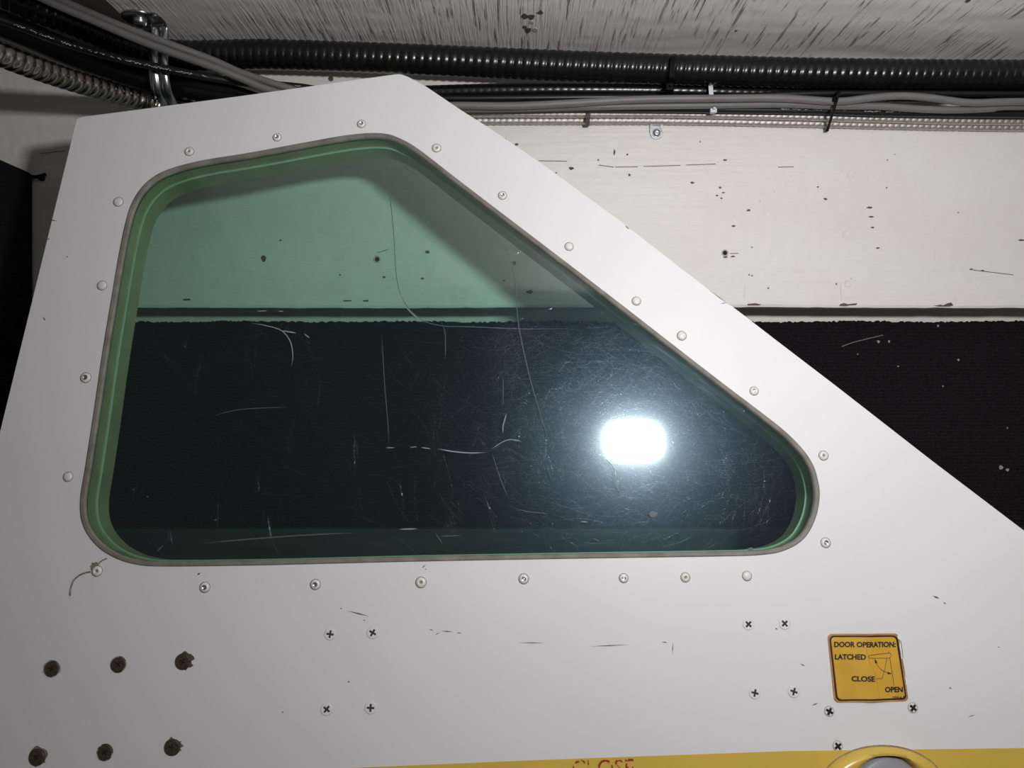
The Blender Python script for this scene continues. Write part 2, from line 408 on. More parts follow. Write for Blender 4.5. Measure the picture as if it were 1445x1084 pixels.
# chips of the ceiling
def ceil_mark(u, v_, r, mat, n=8):
    d = Vector(((u - CX) / F, 1, -(v_ - CZ) / F)); t = 0.405 / (d.z + 0.017 * d.x); c = d * t; R = r * 0.0009
    pts = [(c.x + R * a, c.y + 1.6 * R * b) for a, b in blob(n, 0.45)]; n = len(pts)
    v = [(x, y, ceil_z(x) - 0.0006) for x, y in pts] + [(x, y, ceil_z(x) + 0.002) for x, y in pts]
    f = [tuple(range(n)), tuple(range(n, 2 * n))] + [(i, (i + 1) % n, n + (i + 1) % n, n + i) for i in range(n)]
    mesh('paint_chip', v, f, mat, CEIL)
for u, v_, r, m in ((740, 23, 4, 'rust'), (749, 23, 4, 'rust'), (762, 17.5, 3, 'rust'), (745, 42, 4.5, 'chip'), (749, 31, 3, 'paintedge'), (755, 42, 3, 'paintedge'), (741, 38, 3, 'chip'), (1366, 1, 3, 'chip'), (1039, 43, 1.6, 'chip')):
    ceil_mark(u, v_, r, m)

# black cabinet at the left
def cabinet():
    xr = at(50, 245, WALL).x; zt = at(50, 245, WALL).z; o = empty('black_cabinet', (xr - 0.22, 0.74, -0.93))
    def w(v): return [(a[0] - (xr - 0.22), a[1] - 0.74, a[2] + 0.93) for a in v]
    bm = bmesh.new()
    v, f = box(xr - 0.44, xr, 0.50, WALL - 0.002, -0.93, zt)
    me = mesh('body', w(v), f, 'carpet', o)
    bmod = me.modifiers.new('b', 'BEVEL'); bmod.width = 0.006; bmod.segments = 3
    v, f = box(xr - 0.40, xr - 0.04, 0.494, 0.502, -0.85, zt - 0.06); mesh('front_panel', w(v), f, 'void', o)
    bm.free()
    return tag(o, 'tall black carpeted cabinet against the white board beside the leaning door', 'cabinet')
cabinet()
h = empty('wall_hook', at(60, 252, WALL)); c = h.location
P = [Vector((-0.012, -0.001, 0.002)), Vector((-0.004, -0.007, 0.0)), Vector((0.003, -0.008, 0.001)), Vector((0.006, -0.004, 0.004))]
v, f = tube(catmull(P, 5), 0.0022, 8); mesh('hook_arm', v, f, 'tieblack', h, smooth=True)
v, f = lathe([(0.0035, 0.0), (0.0035, -0.003), (0.002, -0.0042)], 12); mesh('base_plate', v, f, 'tieblack', h)
tag(h, 'small black hook on the white board beside the black cabinet', 'hook')

# ---------------------------------------------------------------- the door
BP = P0 + RD @ Vector((0, 0, -BASEZ))
DOOR = empty('vehicle_door', BP, (-TH, 0, PS))
tag(DOOR, 'white vehicle door with slanted green tinted window leaning against the wall', 'door'); DOOR['kind'] = 'thing'
outer_px = [(106.5, 176), (108, 169.5), (111.5, 166.5), (117, 165), (340, 135.6), (556, 105.2), (563, 104.6), (568, 105.6), (577, 109), (601, 122), (653, 157), (685, 177), (766, 232), (874, 311), (915, 343), (999, 408), (1034, 433),
            (1060, 453), (1095, 480), (1180, 545), (1316, 651), (1445, 749), (1640, 897)]
outer = [dl(*p) for p in outer_px]
zl = outer[0][1]; sl = (dl(0, 610)[0] - outer[0][0]) / (dl(0, 610)[1] - outer[0][1])
outer = [(outer[0][0] + sl * (0.0 - zl), 0.0)] + outer + [(outer[-1][0] + 0.01, 0.0)]
open_px = [(420, 203.6), (349, 216.7), (290.7, 226), (250, 235.6), (221, 247.5), (200.6, 264.7), (186, 288), (177, 317), (168.6, 357.7), (158, 420), (145, 498.5), (131, 594), (120.6, 661), (115, 694), (113.5, 714), (115.5, 734), (124, 754),
           (141.6, 774), (166, 788.5), (194, 796.5), (230, 799), (354, 797.7), (480, 794.7), (592, 792), (800, 788.2), (1008, 785), (1072, 783), (1107, 776.5), (1134, 760), (1150, 732), (1156, 702), (1154, 680), (1147, 657), (1132, 634),
           (1106, 608), (1068.6, 578.5), (1025, 545.5), (963.5, 498), (882, 434.5), (838.5, 401), (800, 371.5), (699.7, 295), (641.6, 250.5), (601, 218.8), (580.6, 204.5), (560, 194), (543, 189.3), (519.5, 188.5), (482, 192.5)]
OPEN = [(p.x, p.y) for p in catmull([Vector((*dl(*p), 0)) for p in open_px], 5, closed=True)]
SK = 0.0018                                   # sheet thickness
v, f = prism(outer, 0.0, SK, OPEN); mesh('outer_skin', v, f, 'door', DOOR)
BACK = 0.043
inn = inset(OPEN, -0.004)
bo = [(p[0], p[1]) for p in outer]; bo = inset(bo, 0.004); bo[0] = (bo[0][0], 0.0); bo[-1] = (bo[-1][0], 0.0)
v, f = prism(bo, SK, BACK, inn); mesh('inner_frame', v, f, 'reveal', DOOR)
# rubber seal: rounded lip between the sheet and the pane
v, f = rings([(inset(OPEN, -0.0006), 0.0008), (inset(OPEN, -0.0003), -0.0005), (inset(OPEN, 0.0012), -0.0012), (inset(OPEN, 0.0022), 0.0000), (inset(OPEN, 0.0028), -0.0004), (inset(OPEN, 0.0040), 0.0016), (inset(OPEN, 0.0042), 0.0042), (OPEN, 0.0042)])
mesh('window_seal', v, f, 'seal', DOOR, smooth=True)
v, f = rings([(inset(OPEN, 0.0022), 0.0085), (inset(OPEN, 0.0026), 0.0215), (inset(OPEN, 0.0035), 0.0220)]); mesh('reveal_lining', v, f, 'reveal', DOOR)
v, f = rings([(inset(OPEN, 0.0035), 0.0220), (inset(OPEN, 0.0044), 0.0221), (inset(OPEN, 0.0047), 0.0225), (inset(OPEN, 0.0045), 0.0230), (inset(OPEN, 0.0040), 0.0232)]); mesh('reveal_bead', v, f, 'bead', DOOR, smooth=True)
v, f = rings([(inset(OPEN, 0.0040), 0.0232), (inset(OPEN, 0.0040), 0.0445), (inset(OPEN, -0.008), 0.0450), (inset(OPEN, -0.008), 0.0430)]); mesh('inner_trim', v, f, 'reveal', DOOR)
PANE_Y = 0.0030
v, f = prism(inset(OPEN, 0.0010), PANE_Y, PANE_Y + 0.005); PANE = mesh('window_pane', v, f, 'glass', DOOR); PANE['label'] = 'green tinted scratched window pane'

# yellow band along the lower half
yb = [(-300, 1110), (300, 1092), (486, 1084.3), (760, 1072.6), (1110, 1060), (1445, 1055.7), (1660, 1054)]
yp = [dl(*p) for p in yb]
xL = lambda z: outer[1][0] + sl * (z - outer[1][1])
yp[0] = (xL(yp[0][1]) + 0.001, yp[0][1]); yp[-1] = (outer[-1][0] - 0.002, yp[-1][1])
v, f = prism(yp + [(outer[-1][0] - 0.002, yp[-1][1] - 0.19), (xL(yp[0][1] - 0.19) + 0.001, yp[0][1] - 0.19)], -0.00025, 0.0005); STRIPE = mesh('yellow_band', v, f, 'yellow', DOOR)

# rivets
riv = [(267, 214), (391, 194), (510, 175), (616, 209), (709, 276), (803, 348), (898, 425), (962, 474), (1064, 552), (1162, 643), (1165, 766), (1054, 813), (967, 815), (880, 816), (739, 817), (594, 822), (445, 825), (289, 829), (137, 806), (96, 673), (121, 533), (144, 403), (167, 285)]
def rivet_mesh(centre):
    prof = [(0.0049, 0.0), (0.0049, -0.00015), (0.0043, -0.0002), (0.0042, -0.0007), (0.0035, -0.0014), (0.0022, -0.0018)]
    prof += {0: [(0.0013, -0.0019)], 1: [(0.0016, -0.0018), (0.0013, -0.0009), (0.0006, -0.0012)], 2: [(0.0018, -0.0018), (0.0014, -0.0006)]}[centre]
    v, f = lathe(prof, 20); me = bpy.data.meshes.new('rivet'); me.from_pydata(v, [], f)
    for k in ('grime', 'rivet', 'steel', 'grime'): me.materials.append(M[k])
    ix = []
    for i in range(len(f)):
        ring = i // 20
        ix.append(0 if ring < 2 else 1 if ring < 5 or centre == 0 else 2 if centre == 1 else 3 if i == len(f) - 1 else 1)
    me.polygons.foreach_set('material_index', ix); me.polygons.foreach_set('use_smooth', [True] * len(f))
    bm = bmesh.new(); bm.from_mesh(me); bmesh.ops.recalc_face_normals(bm, faces=bm.faces); bm.to_mesh(me); bm.free(); return me
RM = [rivet_mesh(k) for k in range(3)]
for i, (u, v_) in enumerate(riv):
    kind = 0 if (u, v_) in ((803, 348), (898, 425), (962, 474), (1054, 813), (96, 673), (144, 403), (167, 285)) else 1 if i % 3 else 2
    x, z = dl(u, v_); o = link('rivet', RM[kind], DOOR); o.location = (x, 0, z); s = random.uniform(0.92, 1.08); o.scale = (s, 1, s); o.rotation_euler = (0, random.uniform(0, 6), 0)
# cross-head screws: a head with a real cross recess
def cross(a, b): return [(-b, a), (-b, b), (-a, b), (-a, -b), (-b, -b), (-b, -a), (b, -a), (b, -b), (a, -b), (a, b), (b, b), (b, a)]
def screw_mesh(R, a, b, mats, dome):
    n = 20; circ = [(R * math.cos(2 * math.pi * k / n), R * math.sin(2 * math.pi * k / n)) for k in range(n)]
    top = [(0.86 * p[0], 0.86 * p[1]) for p in circ]; cr = cross(a, b)
    T = fill2d(top, cr); v = [(p[0], -dome, p[1]) for p in top + cr]; f = list(T); ix = [0] * len(T)
    o = len(v); v += [(p[0], 0.0002, p[1]) for p in circ]
    for i in range(n): j = (i + 1) % n; f.append((i, j, o + j, o + i)); ix.append(0)
    o = len(v); v += [(p[0] * 0.8, -dome + 0.0005, p[1] * 0.8) for p in cr]; m = len(cr)
    for i in range(m): j = (i + 1) % m; f.append((n + i, n + j, o + j, o + i)); ix.append(1)
    f.append(tuple(o + i for i in range(m))); ix.append(1)
    o = len(v); v += [(p[0] * 1.07, -0.00012, p[1] * 1.07) for p in circ]; o2 = len(v); v += [(p[0] * 0.97, -0.00012, p[1] * 0.97) for p in circ]
    for i in range(n): j = (i + 1) % n; f.append((o + i, o + j, o2 + j, o2 + i)); ix.append(2)
    me = bpy.data.meshes.new('screw'); me.from_pydata(v, [], f)
    for k in mats: me.materials.append(M[k])
    me.polygons.foreach_set('material_index', ix)
    bm = bmesh.new(); bm.from_mesh(me); bmesh.ops.recalc_face_normals(bm, faces=bm.faces); bm.to_mesh(me); bm.free(); return me
SW = screw_mesh(0.0056, 0.0033, 0.0009, ('door', 'screwdirt', 'rivet'), 0.0007)
SR = screw_mesh(0.0043, 0.0034, 0.0011, ('rivet', 'dark', 'grime'), 0.0009)
SB = screw_mesh(0.0067, 0.0027, 0.0006, ('brownscrew', 'dark', 'brownscrew'), 0.0008)
for u, v_, a, me in ((466, 895, 8, SW), (526, 893, 30, SW), (461, 1001, 38, SW), (523, 999, 3, SW), (1056, 881, 45, SW), (1107, 880, 48, SW), (1065, 978, 15, SW), (1120, 976, 20, SW), (1170, 1004, 30, SR), (1288, 999, 40, SR), (1182, 1053, 55, SR)):
    x, z = dl(u, v_); o = link('cross_head_screw', me, DOOR); o.location = (x, 0, z); o.rotation_euler = (0, math.radians(a), 0)
for u, v_, a in ((73, 944, 15), (167, 938, 40), (258, 934, 25), (52, 1069, 30), (148, 1062, 50), (243, 1055, 10)):
    x, z = dl(u, v_); o = link('countersunk_screw', SB, DOOR); o.location = (x, 0, z); o.rotation_euler = (0, math.radians(a), 0); o['label'] = 'dark brown oxidised screw'
# chipped paint round the brown screws and elsewhere, scratches
def door_mark(name, pts, mat, proud=0.00012):
    v, f = prism([dl(*p) for p in pts], -proud, 0.0004); return mesh(name, v, f, mat, DOOR)
def star(u, v_, r, n=14, lo=0.75, hi=1.35): return [(u + r * random.uniform(lo, hi) * math.cos(2 * math.pi * k / n), v_ + r * random.uniform(lo, hi) * math.sin(2 * math.pi * k / n)) for k in range(n)]
for u, v_, r, m in ((73, 944, 11, 'paintedge'), (167, 938, 10, 'rivet'), (262, 933, 11, 'chip'), (54, 1068, 12, 'seal'), (148, 1062, 10.5, 'rivet'), (245, 1053, 11, 'seal'), (134, 800, 6, 'seal')): door_mark('paint_chip', star(u, v_, r, 20), m)
def sliver(p, q, w=0.8):
    dx, dy = q[0] - p[0], q[1] - p[1]; L = math.hypot(dx, dy); nx, ny = -dy / L * w, dx / L * w; m = ((p[0] + q[0]) / 2, (p[1] + q[1]) / 2)
    return [p, (m[0] + nx, m[1] + ny), q, (m[0] - nx, m[1] - ny)]
for p, q, w in (((489, 862), (522, 870), .9), ((606, 888), (612, 890), .7), ((622, 890.5), (640, 892), .8), ((644, 893), (652, 893.5), .7), ((614, 896), (620, 893), .6), ((731, 907), (770, 907.6), .6), ((832, 912.5), (888, 910), .7), ((934, 906.5), (942, 906.8), .8),
                ((949.5, 906), (949, 924), .6), ((480, 858.5), (483, 859.5), .9), ((512, 875), (516, 876), .7), ((1129, 937), (1136, 940), .9), ((1145, 996), (1155, 992), .9), ((1316, 841), (1326, 845), 1.3), ((1331, 850.5), (1335, 852.5), 1.1),
                ((1339, 971), (1343, 971.5), 1), ((1366, 1012), (1376, 1009), .6), ((70, 310), (80, 312), .8), ((67, 337), (70, 338), 1), ((61, 447), (64, 453), 1), ((94, 362), (96, 363), 1), ((490, 962), (494, 962.5), 1), ((398, 1004), (400, 1006), 1), ((1094, 886), (1097, 889), 1),
                ((1016, 429), (1026, 427), .5), ((1408, 0 + 913), (1410, 914), 1), ((595, 802), (601, 797), .7), ((600, 803), (602, 804), .9), ((278, 812), (283, 808), 1.2), ((882, 318), (888, 324), .8), ((1000, 409), (1030, 431), .5)):
    door_mark('paint_scratch', sliver(p, q, w), 'chip')
P = [Vector((*dl(*p), 0)) for p in ((99, 841), (100, 830), (105, 818), (116, 810), (128, 807))]
v, f = tube([Vector((p.x, 0.0, p.y)) for p in catmull(P, 5)], 0.0008, 6, up=Vector((0, 1, 0))); mesh('paint_scratch', v, f, 'grime', DOOR)
P = [Vector((*dl(*p), 0)) for p in ((138, 797), (143, 792), (151, 788))]
v, f = tube([Vector((p.x, 0.0, p.y)) for p in catmull(P, 5)], 0.0007, 6, up=Vector((0, 1, 0))); mesh('paint_scratch', v, f, 'grime', DOOR)

# scratches in the pane
def pane_scratch(px, r, mat='scratch'):
    P = [Vector((*dl(*p), 0)) for p in px]; Q = catmull(P, 6); n = len(Q)
    Q = [Vector((p.x, PANE_Y, p.y)) for p in Q]
    L = sum((b - a).length for a, b in zip(Q, Q[1:]))
    rf = lambda s, t: r * max(0.12, min(1.0, 5 * s / L, 5 * (1 - s / L)))
    v, f = tube(Q, rf, 5, up=Vector((0, 1, 0))); mesh('scratch', v, f, mat, PANE)
for px, r, m in (([(541, 215), (549, 270), (555, 330), (558, 380), (563, 410), (573, 430), (585, 443), (600, 453), (625, 459), (660, 460), (735, 463), (800, 463), (822, 466)], 0.00040, 'faint'),
                 ([(699, 329), (716, 355), (727, 395), (730, 440), (735, 475), (750, 540), (768, 600), (785, 655), (792, 678)], 0.00042, 'faint'),
                 ([(561, 404), (570, 428), (584, 444), (600, 454)], 0.0005, 'scratch'), ([(564, 225), (578, 240), (591, 247)], 0.0003, 'faint'), ([(624, 255), (650, 275), (690, 308)], 0.0003, 'faint'),
                 ([(544, 631.5), (556, 631.5)], 0.00045, 'scratch'), ([(578, 631), (588, 630)], 0.0004, 'scratch'), ([(594, 631), (607, 633)], 0.0005, 'scratch'), ([(617, 633), (640, 637), (665, 639), (685, 638)], 0.0006, 'scratch'),
                 ([(694, 633), (710, 623), (722, 620), (737, 623)], 0.0004, 'scratch'), ([(715, 583), (710, 600), (710, 611)], 0.0005, 'scratch'), ([(710, 530), (710, 570)], 0.0003, 'faint'),
                 ([(353, 455), (372, 458), (395, 465), (408, 480), (412, 500), (410, 516)], 0.00042, 'scratch'), ([(396, 465.5), (417, 469)], 0.0006, 'scratch'), ([(428, 470), (436, 476)], 0.0005, 'scratch'), ([(300, 586), (340, 577), (405, 574)], 0.0003, 'faint'),
                 ([(283, 767), (340, 762), (420, 756), (500, 752)], 0.0006, 'faint'), ([(563, 747), (588, 746.5)], 0.0006, 'scratch'), ([(620, 757), (650, 756)], 0.0005, 'faint'), ([(614, 752), (624, 768)], 0.0004, 'faint'),
                 ([(538, 470), (542, 540), (547, 600), (548, 632)], 0.00028, 'faint'), ([(694, 638), (705, 672), (716, 700)], 0.00035, 'faint'), ([(850, 643), (866, 660), (868, 680), (880, 700)], 0.0004, 'scratch'), ([(770, 652), (780, 680)], 0.00035, 'faint'),
                 ([(730, 718), (745, 722), (775, 725)], 0.0004, 'faint'), ([(820, 736), (830, 737)], 0.0005, 'scratch'), ([(837, 760), (846, 764)], 0.0006, 'faint'), ([(361, 438), (376, 437.5)], 0.0004, 'scratch'), ([(391, 438), (399, 438.2)], 0.0004, 'scratch'),
                 ([(220, 778), (228, 770)], 0.0005, 'faint'), ([(628, 505), (628, 470), (622, 452)], 0.0003, 'faint'), ([(205, 700), (207, 702)], 0.0005, 'faint'), ([(300, 735), (304, 733)], 0.0005, 'faint')):
    pane_scratch(px, r, m)
# hair-fine wiping scratches, too many to count: each glints only where it lies across the lamp's reflection
def hairlines(n):
    xs = [p[0] for p in OPEN]; zs = [p[1] for p in OPEN]; v, f = [], []
    def inside(x, z):
        c = False; k = len(OPEN)
        for i in range(k):
            (x1, z1), (x2, z2) = OPEN[i], OPEN[i - 1]
            if (z1 > z) != (z2 > z) and x < (x2 - x1) * (z - z1) / (z2 - z1) + x1: c = not c
        return c
    gx, gz = dl(900, 600)
    while n:
        if random.random() < 0.8: x, z = random.gauss(gx, 0.085), random.gauss(gz, 0.075)
        else: x, z = random.uniform(min(xs), max(xs)), random.uniform(min(zs), max(zs))
        a = random.uniform(0, math.pi); L = random.uniform(0.004, 0.022); cv = random.uniform(-0.15, 0.15); r = random.uniform(0.000009, 0.000028)
        ends = [(x - L * math.cos(a), z - L * math.sin(a)), (x + L * math.cos(a), z + L * math.sin(a))]
        if not all(inside(*e) for e in ends): continue
        Q = [Vector((ends[0][0], PANE_Y, ends[0][1])), Vector((x - cv * L * math.sin(a), PANE_Y, z + cv * L * math.cos(a))), Vector((ends[1][0], PANE_Y, ends[1][1]))]
        tv, tf = tube(catmull(Q, 3), r, 6, cap=False, up=Vector((0, 1, 0))); o = len(v); v += tv; f += [tuple(i + o for i in t) for t in tf]; n -= 1
    o = mesh('hairline_scratches', v, f, 'hairline', PANE, smooth=True); o['kind'] = 'stuff'
hairlines(3000)
def pane_blob(name, u, v_, rx, ry, mat):
    v, f = prism([dl(u + rx * a, v_ + ry * b) for a, b in blob(10, 0.3)], PANE_Y - 0.0002, PANE_Y + 0.0002); mesh(name, v, f, mat, PANE)
pane_blob('smudge', 923, 726, 6, 4, 'faint'); pane_blob('glue_flake', 1061, 775, 5, 2.6, 'faint')

# sticker with the door instructions
def hump(x, x0, x1):                          # the sticker has buckled along one vertical crease
    t = (x - x0) / (x1 - x0); return 0.0016 * math.exp(-((t - 0.52) / 0.13) ** 2)
LX0, LX1 = dl(1167, 895)[0], dl(1282, 990)[0]
def on_label(px, lift): x, z = dl(*px); return (x, -lift - hump(x, LX0, LX1), z)
LB = empty('instruction_label', (0, 0, 0)); LB.parent = DOOR; LB['label'] = 'amber sticker with door operation instructions'
def quad_px(s, t, m=0.0):
    TL, TR, BR, BL = (1167 + m, 894.5 + m), (1268.5 - m, 894 + m), (1282 - m, 990 - m), (1177 + m, 992 - m)
    a = [TL[i] + (TR[i] - TL[i]) * s for i in (0, 1)]; b = [BL[i] + (BR[i] - BL[i]) * s for i in (0, 1)]; return (a[0] + (b[0] - a[0]) * t, a[1] + (b[1] - a[1]) * t)
def rounded_sheet(name, m, rad, lift, mat):
    v, f = [], []; nx = 48; cs = [rad * (1 - math.cos(math.pi / 2 * k / 6)) for k in range(7)]; ts = cs + [rad + (1 - 2 * rad) * k / 10 for k in range(1, 10)] + [1 - c for c in reversed(cs)]; ny = len(ts) - 1
    for j in range(ny + 1):
        for i in range(nx + 1):
            s, t = i / nx, ts[j]; e = min(t, 1 - t); k = rad * (1 - math.sqrt(max(0, 1 - (1 - min(1, e / rad)) ** 2))) if e < rad else 0
            s2 = k + s * (1 - 2 * k); v.append(on_label(quad_px(s2, t, m), lift))
    for j in range(ny):
        for i in range(nx): a = j * (nx + 1) + i; f.append((a, a + 1, a + nx + 2, a + nx + 1))
    o = mesh(name, v, f, mat, LB, smooth=True); sm = o.modifiers.new('s', 'SOLIDIFY'); sm.thickness = 0.0001; sm.offset = 0; return o
rounded_sheet('label_margin', 0, 0.07, 0.00025, 'labeledge'); rounded_sheet('label_border', 2.6, 0.07, 0.00042, 'ink'); rounded_sheet('label_face', 4.9, 0.06, 0.0006, 'amber')
def label_text(name, body, u0, v1, u1, v0, bold=0.045, mat='ink'):
    V, Fs = text2d(body, bold); mesh(name, [on_label((u0 + a * (u1 - u0), v1 + b * (v0 - v1)), 0.0008) for a, b in V], Fs, mat, LB)
label_text('lettering', 'DOOR OPERATION:', 1176.5, 913.5, 1263.5, 905.5); label_text('lettering', 'LATCHED', 1177.5, 931, 1220.5, 923); label_text('lettering', 'CLOSE', 1201, 961.8, 1233, 953.8)
label_text('lettering', 'OPEN', 1248, 977, 1273.5, 969); label_text('lettering', '53814-7', 1259, 986.5, 1276, 982.5, 0.03)
def label_line(px, w=0.00022):
    Q = catmull([Vector((*p, 0)) for p in px], 6); P = [Vector(on_label((q.x, q.y), 0.0008)) for q in Q]; v, f = tube(P, w, 5, up=Vector((0, 1, 0))); mesh('diagram_line', v, f, 'ink', LB)
for px in ([(1224, 926.5), (1224.5, 925), (1230, 924), (1252, 921.8), (1256, 922), (1257, 925), (1255, 928), (1251, 928.8), (1240, 928.6), (1226, 928.3), (1224, 926.5)], [(1251, 928.6), (1248, 943), (1244, 957.3)], [(1244, 957.4), (1235, 957.4)],
           [(1255, 928.6), (1258, 948), (1261, 967)], [(1233, 930), (1238, 940), (1246, 947), (1257, 950.5)], [(1253.3, 919), (1253.5, 921.5)]): label_line(px)
for tri in ([(1232.6, 929), (1236.8, 934.5), (1233.4, 936.2)], [(1257.8, 951), (1251.5, 951.4), (1252.4, 947.8)]): mesh('arrow_head', [on_label(p, 0.0009) for p in tri], [(0, 1, 2)], 'ink', LB)
for pts in ([(1267, 895), (1270, 897), (1271, 903), (1270, 905), (1268, 902), (1266, 901), (1265.5, 898)], [(1269, 903), (1271.5, 904), (1274.5, 925), (1279, 952), (1277.5, 953), (1273, 930), (1271, 929), (1270.5, 922), (1268.5, 912)], [(1276, 956), (1279.5, 958), (1280.5, 966), (1277, 966), (1277.5, 961)]):
    v = [on_label(p, 0.00095) for p in pts]; mesh('torn_patch', v, fill2d([(p[0], p[2]) for p in v]), 'tear', LB)
for px in ([(1270.2, 904), (1272, 915), (1273.6, 929)],): label_line(px, 0.0004)
P = [(1221, 898), (1222, 920), (1226, 936), (1233, 950), (1237, 966), (1240, 985)]
Q = [Vector(on_label((q.x, q.y), 0.00062)) for q in catmull([Vector((*p, 0)) for p in P], 6)]; v, f = tube(Q, 0.00018, 5, up=Vector((0, 1, 0))); mesh('crease', v, f, 'labeledge', LB)

# red stencilled word on the yellow band, cut off by the frame
V, Fs = text2d('CLOSE', 0.0)
mesh('stencil_lettering', [(lambda q: (q[0], -0.00045, q[1]))(dl(808 + a * 87 + b * -1, 1099 + b * (1072.6 - 1099) - a * 2.2)) for a, b in V], Fs, 'red', DOOR)

# door handle: oval moulding with a grey paddle
def oval(cu, cv, ru, rv, n=56, p=2.0): return [dl(cu + ru * abs(math.cos(t)) ** (2 / p) * (1 if math.cos(t) > 0 else -1), cv + rv * abs(math.sin(t)) ** (2 / p) * (1 if math.sin(t) > 0 else -1)) for t in (2 * math.pi * k / n for k in range(n))]
HN = empty('handle', (0, 0, 0)); HN.parent = DOOR
hc = (1245, 1118)
v, f = rings([(oval(*hc, 93, 67), 0.0002), (oval(*hc, 92.5, 66.5), -0.0004), (oval(*hc, 91, 65), -0.0004), (oval(*hc, 91, 65), 0.0002)]); mesh('grime_line', v, f, 'grime', HN)
v, f = rings([(oval(*hc, 91, 65), 0.0004), (oval(*hc, 89.5, 63.5), -0.0042), (oval(*hc, 85, 60.5), -0.0078), (oval(*hc, 76, 55.5), -0.0098), (oval(1246, 1117, 62, 56), -0.0098), (oval(1248, 1116, 53, 53.5), -0.0070), (oval(1249, 1116, 49.5, 52), 0.0), (oval(1249, 1116, 49, 51.6), 0.0012)])
mesh('handle_surround', v, f, 'yellowgloss', HN, smooth=True)
v, f = rings([(oval(1250, 1116, 47, 51), 0.001), (oval(1250, 1116, 45, 50), -0.0035), (oval(1251, 1117, 40, 46), -0.0052), (oval(1252, 1118, 29, 35), -0.0058), (oval(1252, 1118, 6, 8), -0.006)])
o_ = mesh('paddle', v, f, 'paddle', HN, smooth=True)
v, f = rings([(oval(1249, 1116, 51, 52.5), 0.0008), (oval(1247, 1121, 40, 40), 0.0012)]); mesh('recess_cup', v, f, 'dark', HN)

# ---------------------------------------------------------------- cables and conduits
def path(px, step): return resample(catmull([at(*p) for p in px], 14), step)
def cable(name, px, r, mat, label, cat, step=0.004, nseg=14):
    v, f = tube(path(px, step), r, nseg); o = mesh(name, v, f, mat, None, smooth=True); return tag(o, label, cat)
def ribbed(name, px, r, mat, label, cat, pitch, amp, nseg=28, sub=8):
    def rf(s, t): return r * (1 - amp + amp * abs(math.sin(math.pi * (s / pitch - t / (2 * math.pi)))) ** 0.7)
    v, f = tube(path(px, pitch / sub), rf, nseg); o = mesh(name, v, f, mat, None, smooth=True); return tag(o, label, cat)
ribbed('ribbed_conduit', [(-200, -120, .86), (0, -8, .866), (110, 33, .884), (230, 75.5, .893), (380, 77, .895), (590, 84, .895), (800, 93, .895), (1000, 99.5, .895), (1200, 104, .895), (1445, 106, .895), (1750, 106, .895)], 0.0172, 'blackpipe',
       'thick black ribbed conduit running along the corner under the ceiling', 'conduit', 0.0095, 0.075)
ribbed('ribbed_conduit', [(575, 132, .917), (600, 131, .917), (700, 128, .917), (800, 127, .917), (950, 128, .917), (1100, 131.5, .917), (1250, 134, .917), (1445, 134.5, .917), (1750, 135, .917)], 0.0084, 'blackpipe',
       'thinner black ribbed conduit directly below the thick one', 'conduit', 0.0092, 0.035, 22, 6)
cable('rubber_hose', [(436, 176, .914), (400, 164, .912), (330, 139, .908), (224, 118, .905), (110, 80, .888), (0, 34, .85), (-200, -35, .77)], 0.0155, 'blackpipe', 'smooth thick black hose passing through the metal strap above the door corner', 'hose', 0.006, 20)
cable('printed_cable', [(-200, -45, .75), (0, 27, .812), (100, 63, .835), (200, 90, .85), (300, 110, .87), (360, 118, .885), (430, 124, .895), (520, 140, .902), (640, 153, .9045), (800, 153, .9045), (1000, 154.5, .9045), (1150, 156.5, .9045), (1250, 159.5, .9045), (1445, 161.5, .9045), (1750, 162, .9045)], 0.0044, 'blackcable',
      'black cable with white print in front of the metal strap', 'cable')
cable('black_cable', [(585, 138, .906), (640, 139, .905), (760, 138, .905), (900, 137, .9045), (1000, 138.5, .9015), (1115, 133, .899), (1240, 131.5, .900), (1445, 132.5, .8985), (1750, 133, .8985)], 0.0036, 'blackcable',
      'thin plain black cable lying between the grey cables and the black conduits', 'cable')
cable('grey_cable', [(-150, -125, .78), (20, -22, .805), (150, 37, .826), (220, 66, .838), (300, 94.5, .852), (341, 111, .862), (380, 127, .87), (450, 145, .881), (550, 150, .886), (640, 149, .886), (720, 149.5, .886), (800, 146, .886), (900, 140.5, .886), (1000, 139, .886), (1100, 138.5, .886), (1180, 143, .886), (1230, 138, .886), (1270, 135.5, .886), (1310, 138, .886), (1370, 145, .886), (1445, 143.5, .886), (1750, 143, .886)], 0.0043, 'greycable',
      'upper one of the two grey cables where they pass the steel clip', 'cable')
cable('grey_cable', [(-120, -135, .79), (40, -25, .82), (150, 28, .836), (233, 60, .85), (300, 85, .866), (341, 103, .873), (399, 122, .880), (470, 142, .892), (560, 155, .8965), (640, 154, .8945), (750, 152, .8945), (900, 149.5, .8945), (1000, 148.5, .8945), (1100, 147, .8945), (1180, 149.5, .8945), (1240, 150, .8945), (1300, 154, .8945), (1350, 155, .8945), (1400, 153, .8945), (1445, 150, .8945), (1750, 150, .8945)], 0.0042, 'greycable',
      'lower one of the two grey cables where they pass the steel clip', 'cable')
ribbed('flexible_metal_conduit', [(560, 160.5, .917), (690, 160.5, .917), (800, 161, .917), (930, 161, .917), (1100, 164, .917), (1250, 168, .917), (1350, 170.5, .917), (1445, 171.5, .917), (1750, 173, .917)], 0.0048, 'flex', 'upper one of two thin flexible steel conduits above the steel clip', 'conduit', 0.0074, 0.13, 18, 8)
